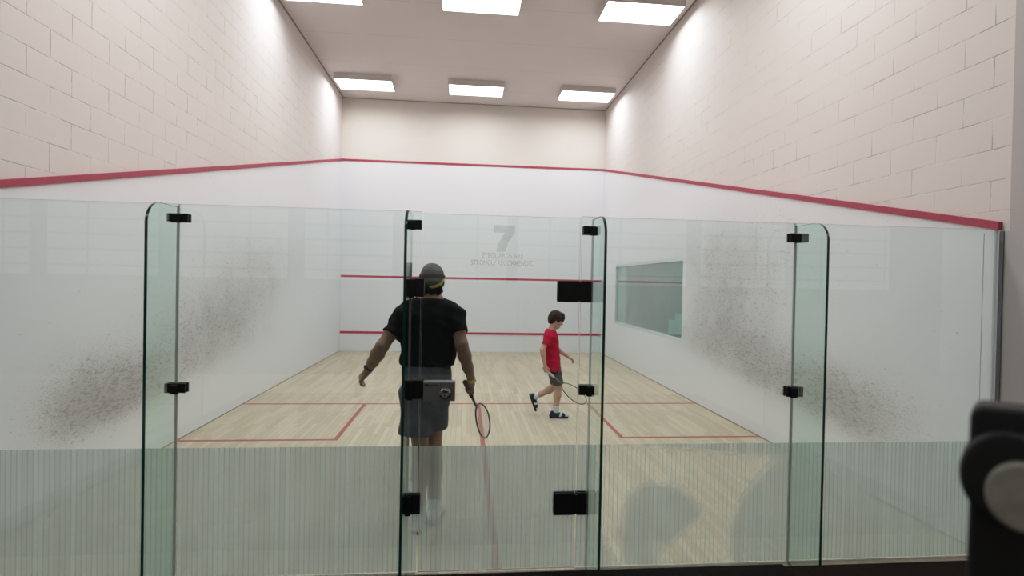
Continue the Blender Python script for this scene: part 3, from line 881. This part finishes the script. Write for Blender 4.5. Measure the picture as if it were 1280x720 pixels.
# ---- the man, seen from behind, walking into the court beyond the lock side of the door
def build_man():
    base = (-.455, .60, 0)
    F = Field()
    hc = vv(-.452, .575, 1.728)
    T, R = head_field(F, hc, (-.22, 1, -.10), (0, .10, 1), 1.0)
    F.cap((-.455, .545, 1.56), (-.452, .562, 1.68), .062, .057, k=.03)
    F.cap((-.46, .54, 1.575), (-.60, .53, 1.515), .050, .045, k=.05); F.cap((-.45, .54, 1.575), (-.315, .53, 1.515), .050, .045, k=.05)
    F.cap((-.46, .545, 1.44), (-.468, .545, 1.16), .170, .150, k=.05, sc=(1, .62, 1))
    F.cap((-.625, .53, 1.495), (-.29, .53, 1.495), .062, .062, k=.05)
    F.ell((-.473, .555, 1.02), (.148, .108, .13), k=.04)
    # arms
    eL, wL = vv(-.762, .43, 1.283), vv(-.870, .55, 1.108)
    limb(F, [(-.632, .53, 1.487), vv(-.70, .478, 1.385), eL], [.055, .047, .041])
    m = eL*.68+wL*.32; limb(F, [eL, m, eL*.35+wL*.65, wL], [.041, .044, .036, .0265])
    hand(F, wL+unit(wL-eL)*.012, (-.62, .38, -.72), (.75, .45, -.35), (0, .9, .5), 1.0, curl=(.55, .55, .35), tcurl=.3)
    eR, wR = vv(-.238, .455, 1.300), vv(-.168, .515, 1.055)
    limb(F, [(-.288, .53, 1.487), vv(-.262, .49, 1.40), eR], [.055, .047, .041])
    m = eR*.68+wR*.32; limb(F, [eR, m, eR*.35+wR*.65, wR], [.041, .043, .035, .0265])
    hand(F, wR+unit(wR-eR)*.010, (.12, .42, -.90), (-.90, .05, -.25), (-.1, .9, .3), 1.0, curl=(1.15, 1.25, .9), tcurl=.75, spread=.02)
    # legs
    limb(F, [(-.54, .56, .95), (-.525, .56, .76), (-.505, .565, .52)], [.074, .068, .054], k=.02)
    limb(F, [(-.505, .565, .52), (-.508, .545, .38), (-.510, .545, .20), (-.512, .555, .09)], [.058, .060, .042, .037], k=.03)
    limb(F, [(-.410, .575, .95), (-.417, .645, .76), (-.425, .70, .52)], [.074, .066, .054], k=.02)
    limb(F, [(-.425, .70, .52), (-.420, .685, .38), (-.412, .672, .20), (-.408, .672, .09)], [.058, .060, .042, .037], k=.03)
    for x, y in ((-.512, .555), (-.408, .672)):
        F.cap((x, y-.03, .045), (x+.005, y+.13, .035), .036, .028, k=.03)
    man = grow('person', F, .0055, M['skin_man'], None, base)
    tag(man, 'man in black t-shirt and grey shorts walking away, holding a racket in his right hand', 'person')
    eyes(man, base, T, R, 1.0, M['iris'])
    # hair under the headwear, down to the nape
    G = Field()
    G.ell(T(0, -.016, .014), (.079, .092, .084), k=.02)
    G.cap(T(-.035, -.072, -.055), T(.035, -.072, -.055), .030, k=.03)
    for i in range(9): G.ell(T(-.06+.015*i, -.083+.012*abs(i-4)*.5, -.075-.012*(i % 3)), (.012, .012, .016), k=.012)
    for sx in (-1, 1): G.ell(T(sx*.074, -.012, .0), (.012, .030, .035), k=.02)
    fwd = np.array(R.col[1]); up = np.array(R.col[2]); lft = np.array(R.col[0])
    grow('hair', G, .006, M['hair_black'], man, base, cuts=[(T(0, .030, .0), fwd+up*-.5)], disp=wrinkle(.0025, 1.0, 40, 60))
    G = Field(); G.ell(T(0, -.012, .026), (.084, .103, .094), k=.02)
    G.ell(T(.0, -.088, -.02), (.05, .030, .040), k=.04)
    cap = grow('bandana', G, .005, M['cap_grey'], man, base, cuts=[(T(0, -.05, -.040), unit(-up*1+fwd*.42+lft*-.05))], disp=wrinkle(.0015, .4))
    G = Field(); G.ell(T(0, -.014, .026), (.0895, .110, .0995), k=.02); G.ell(T(.0, -.088, -.02), (.058, .040, .050), k=.05)
    grow('black_band', G, .004, M['band_black'], cap, base, cuts=[(T(0, 0, .036), up), (T(0, 0, .010), -up)], smooth=0)
    G = Field(); G.ell(T(0, -.012, .022), (.089, .108, .100), k=.02); G.ell(T(.0, -.088, -.02), (.056, .036, .046), k=.04)
    ny = unit(up*1-fwd*.40+lft*.45)
    grow('yellow_band', G, .004, M['band_yellow'], cap, base, cuts=[(T(0, -.06, -.022), ny), (T(0, -.06, -.046), -ny)], smooth=0)
    # t-shirt
    G = Field()
    G.cap((-.46, .545, 1.43), (-.468, .545, 1.10), .196, .186, k=.04, sc=(1, .66, 1))
    G.cap((-.620, .53, 1.487), (-.297, .53, 1.487), .069, .069, k=.06)
    G.cap((-.46, .54, 1.565), (-.60, .53, 1.512), .060, .056, k=.05); G.cap((-.45, .54, 1.565), (-.315, .53, 1.512), .060, .056, k=.05)
    G.cap((-.455, .545, 1.55), (-.455, .548, 1.60), .075, .068, k=.03, flat=True)
    G.cap((-.630, .53, 1.488), (-.708, .470, 1.362), .069, .064, k=.05, flat=True)
    G.cap((-.290, .53, 1.488), (-.254, .482, 1.375), .067, .061, k=.05, flat=True)
    sh = grow('t_shirt', G, .0065, M['shirt_black'], man, base, cuts=[((0, 0, 1.148), (0, 0, -1)), ((-.455, .545, 1.597), (0, .15, 1), lambda X, Y, Z: abs(X+.455) < .09)], disp=wrinkle(.0045, .7))
    # shorts, one wide leg each
    G = Field()
    G.cap((-.473, .55, 1.16), (-.473, .55, .95), .166, .180, k=.03, sc=(1, .72, 1))
    G.cap((-.535, .56, 1.00), (-.545, .55, .668), .105, .108, k=.03, flat=True)
    G.cap((-.412, .57, 1.00), (-.428, .645, .685), .108, .098, k=.02, flat=True)
    grow('shorts', G, .0065, M['shorts_grey'], man, base, cuts=[((0, 0, 1.19), (0, 0, 1))], disp=wrinkle(.006, 2.1, 8, 5))
    bm = bmesh.new(); c = Vector((wL*.88+eL*.12))-Vector(base); dv = Vector(wL-eL).normalized()
    lathe(bm, [(.027, -.011), (.0315, -.010), (.0315, .010), (.027, .011)], c, dv, 24)
    wt = obj('watch', bm, M['watch'], man, smooth=False)
    bm = bmesh.new(); o_ = Vector((-.6, -.55, .1)); o_ = (o_-dv*o_.dot(dv)).normalized()
    lathe(bm, [(.014, 0), (.016, .003), (.015, .010), (.004, .011)], c+o_*.028, o_, 20); obj('watch_case', bm, M['watch'], wt)
    bm = bmesh.new(); c = Vector(wR)-Vector(base); dv = Vector(wR-eR).normalized()
    lathe(bm, [(.028, -.012), (.032, -.010), (.032, .012), (.028, .014)], c+dv*.012, dv, 24); obj('wristband', bm, M['yellow_strap'], man)
    for (hl, to) in (((-.520, .480, 0), (-.505, .74, 0)), ((-.412, .600, 0), (-.385, .86, 0))):
        build_shoe(man, base, hl, to, (0, 0, 1), .29, [M['shoe_white'], M['shoe_grey'], M['sole_dark'], M['shoe_white']])
    for (a, b) in (((-.510, .548, .17), (-.512, .555, .075)), ((-.412, .672, .17), (-.408, .672, .075))):
        G = Field(); G.cap(a, b, .049, .047, k=.01, flat=True); grow('sock', G, .005, M['sock_white'], man, base, disp=wrinkle(.0015, 1))
    hd = wR+unit(wR-eR)*.01
    p = hd + unit(vv(.12, .42, -.90))*.082 + unit(vv(-.9, .05, -.25))*.026
    return p
gp = build_man()
tipv = vv(.03, 1.05, .44); dirv = unit(tipv-gp)
racket('squash_racket', gp-dirv*.10, gp-dirv*.10+dirv*.685, (.32, .72, .62), 'dark squash racket hanging from the man\'s right hand, head pointing down', [M['grip_black'], M['rk_dark'], M['rk_white'], M['strings']])

# ---- the boy, walking to the right in the middle of the court
def build_boy():
    base = (.96, 3.55, 0)
    F = Field()
    hs = .90
    hc = vv(.962, 3.55, 1.262)
    T, R = head_field(F, hc, (.91, -.06, -.40), (.40, 0, .91), hs)
    F.cap((.893, 3.55, 1.09), (.925, 3.55, 1.20), .045, .043, k=.025)
    F.cap((.90, 3.55, 1.10), (.872, 3.455, 1.055), .030, .030, k=.03); F.cap((.90, 3.55, 1.10), (.895, 3.645, 1.055), .030, .030, k=.03)
    F.cap((.893, 3.55, 1.02), (.925, 3.55, .70), .074, .068, k=.03, sc=(1, 1.45, 1))
    F.ell((.932, 3.55, .68), (.074, .115, .09), k=.03)
    eR, wR = vv(.762, 3.375, .890), vv(.797, 3.37, .690)
    limb(F, [(.850, 3.415, 1.055), eR], [.036, .031]); limb(F, [eR, eR*.7+wR*.3, wR], [.031, .031, .0205])
    dR = unit(vv(.20, .0, -.98)); nR = vv(.55, .80, .1)
    hand(F, wR+unit(wR-eR)*.008, dR, nR, (.9, -.5, 0), .78, curl=(1.1, 1.2, .9), tcurl=.7, spread=.02)
    eL, wL = vv(.985, 3.745, .865), vv(1.150, 3.715, .762)
    limb(F, [(.905, 3.685, 1.05), eL], [.036, .031]); limb(F, [eL, eL*.7+wL*.3, wL], [.031, .030, .0205])
    hand(F, wL+unit(wL-eL)*.008, (.82, -.1, -.50), (-.45, -.25, -.85), (.3, -.9, .4), .78, curl=(.5, .6, .4), tcurl=.3)
    limb(F, [(.935, 3.485, .70), (.97, 3.487, .55), (.998, 3.49, .40)], [.062, .056, .046], k=.03)
    limb(F, [(.998, 3.49, .40), (.985, 3.495, .29), (.975, 3.50, .17), (.970, 3.50, .085)], [.045, .047, .034, .030], k=.025)
    limb(F, [(.935, 3.615, .70), (.965, 3.628, .54), (.985, 3.64, .390)], [.062, .056, .046], k=.03)
    limb(F, [(.985, 3.64, .390), (.905, 3.648, .330), (.80, 3.655, .275), (.722, 3.66, .238)], [.045, .048, .034, .030], k=.025)
    F.cap((.955, 3.5, .04), (1.07, 3.5, .035), .030, .025, k=.03)
    F.cap((.700, 3.66, .215), (.730, 3.66, .12), .030, .025, k=.03)
    boy = grow('person', F, .0048, M['skin_boy'], None, base)
    tag(boy, 'boy in red t-shirt and dark shorts walking right, looking down at the floor', 'person')
    eyes(boy, base, T, R, hs, M['iris'])
    class BR:
        def to_matrix(q): return R
    G = Field()
    G.ell(T(0, -.016, .028), (.086*hs, .110*hs, .098*hs), k=.02, rot=BR())
    G.ell(T(0, -.050, -.020), (.080*hs, .066*hs, .076*hs), k=.03, rot=BR())
    for i in range(13):   # fringe falling over the brow
        x = -.060+.010*i
        G.cap(T(x*.8, .050, .096), T(x, .086-7*x*x*.5, .060), .022*hs, .018*hs, k=.012)
        G.cap(T(x, .086-7*x*x*.5, .060), T(x*1.08, .100-12*x*x*.6, .020-.010*(i % 3)), .017*hs, .008, k=.010)
    for sx in (-1, 1):    # locks over the ears
        for j in range(6): G.cap(T(sx*.074, .038-.021*j, .045), T(sx*.080, .044-.024*j, -.002-.010*(j % 2)-.008*j), .016*hs, .009, k=.010)
    for i in range(9):    # nape
        x = -.052+.013*i
        G.cap(T(x, -.092+5*x*x, -.02), T(x*.9, -.080+5*x*x, -.080-.010*(i % 2)), .016*hs, .008, k=.012)
    grow('hair', G, .0052, M['hair_brown'], boy, base, disp=wrinkle(.0016, 1.0, 40, 50))
    G = Field()
    G.cap((.893, 3.55, 1.02), (.930, 3.55, .58), .097, .107, k=.04, sc=(1, 1.42, 1))
    G.cap((.893, 3.55, 1.105), (.866, 3.44, 1.062), .052, .055, k=.04); G.cap((.893, 3.55, 1.105), (.89, 3.66, 1.062), .052, .055, k=.04)
    G.cap((.890, 3.55, 1.07), (.906, 3.55, 1.138), .068, .055, k=.03, flat=True)
    G.cap((.862, 3.42, 1.062), (.800, 3.388, .945), .053, .052, k=.03, flat=True)
    G.cap((.900, 3.68, 1.058), (.945, 3.715, .955), .053, .052, k=.03, flat=True)
    grow('t_shirt', G, .0058, M['shirt_red'], boy, base, cuts=[((0, 0, .612), (0, 0, -1)), ((.90, 3.55, 1.13), (.25, 0, 1), lambda X, Y, Z: abs(Y-3.55) < .07)], disp=wrinkle(.0022, .3, 17, 12))
    G = Field()
    G.cap((.932, 3.55, .69), (.938, 3.55, .60), .084, .088, k=.02, sc=(1, 1.36, 1))
    G.cap((.950, 3.488, .590), (.997, 3.49, .430), .074, .071, k=.03, flat=True)
    G.cap((.945, 3.612, .590), (.982, 3.638, .432), .074, .069, k=.03, flat=True)
    grow('shorts', G, .0058, M['shorts_dark'], boy, base, disp=wrinkle(.004, 1.4, 12, 8))
    shoe_m = [M['shoe_navy'], M['sock_white'], M['sole_dark'], M['lace']]
    build_shoe(boy, base, (.890, 3.50, 0), (1.14, 3.485, 0), (0, 0, 1), .245, shoe_m, width=.04)
    build_shoe(boy, base, (.640, 3.66, .262), (.722, 3.66, .045), (.93, 0, .36), .238, shoe_m, width=.04)
    for (a, b) in (((.974, 3.50, .155), (.970, 3.50, .07)), ((.765, 3.658, .258), (.700, 3.66, .225))):
        G = Field(); G.cap(a, b, .040, .041, k=.01, flat=True); grow('sock', G, .005, M['sock_white'], boy, base, disp=wrinkle(.001, 1))
    return wR+unit(wR-eR)*.008 + dR*.066 + unit(nR-dR*np.dot(nR, dR))*.022
gb = build_boy()
tb = vv(1.320, 3.31, .225); db = unit(tb-gb)
racket('squash_racket', gb-db*.06, gb-db*.06+db*.685, (.45, -.55, .70), 'light squash racket held low in the boy\'s hand beside his knee', [M['grip_white'], M['rk_green'], M['rk_white'], M['strings']])

# ------------------------------------------------------------------ world, camera
w = bpy.data.worlds.new('world'); SC.world = w; w.use_nodes = True
w.node_tree.nodes['Background'].inputs[0].default_value = (.5, .5, .52, 1); w.node_tree.nodes['Background'].inputs[1].default_value = .3

cam = bpy.data.cameras.new('camera'); co = bpy.data.objects.new('camera', cam); link(co)
yaw, pitch, roll = .090667, -.010257, .019613
cy, sy, cp, sp, cr, sr = math.cos(yaw), math.sin(yaw), math.cos(pitch), math.sin(pitch), math.cos(roll), math.sin(roll)
fw = Vector((sy*cp, cy*cp, sp)); r0 = Vector((cy, -sy, 0)); u0 = r0.cross(fw)
r1 = r0*cr+u0*sr; u1 = u0*cr-r0*sr
co.matrix_world = Matrix(((r1.x, u1.x, -fw.x, -.2228), (r1.y, u1.y, -fw.y, -3.0731), (r1.z, u1.z, -fw.z, 1.7235), (0, 0, 0, 1)))
cam.sensor_fit = 'HORIZONTAL'; cam.sensor_width = 36; cam.lens = 649.34/1280*36
cam.clip_start = .05; cam.clip_end = 100
cam.dof.use_dof = True; cam.dof.focus_distance = 5.5; cam.dof.aperture_fstop = 2.4
SC.camera = co
SC.view_settings.view_transform = 'Standard'; SC.view_settings.look = 'None'; SC.view_settings.exposure = 0.0
vs = SC.view_settings
vs.use_curve_mapping = True
cm = vs.curve_mapping; cm.white_level = (1.7, 1.7, 1.7); cm.extend = 'HORIZONTAL'
cv = cm.curves[3]
for X, Y in ((.15, .255), (.30, .51), (.42, .685), (.56, .82), (.75, .935)): cv.points.new(X, Y)
cv.points[0].location = (0, 0); cv.points[-1].location = (1, 1)
cm.update()
SC.cycles.max_bounces = 8; SC.cycles.diffuse_bounces = 5; SC.cycles.glossy_bounces = 3; SC.cycles.transparent_max_bounces = 24
SC.cycles.use_denoising = True
SC.cycles.caustics_reflective = False; SC.cycles.caustics_refractive = False
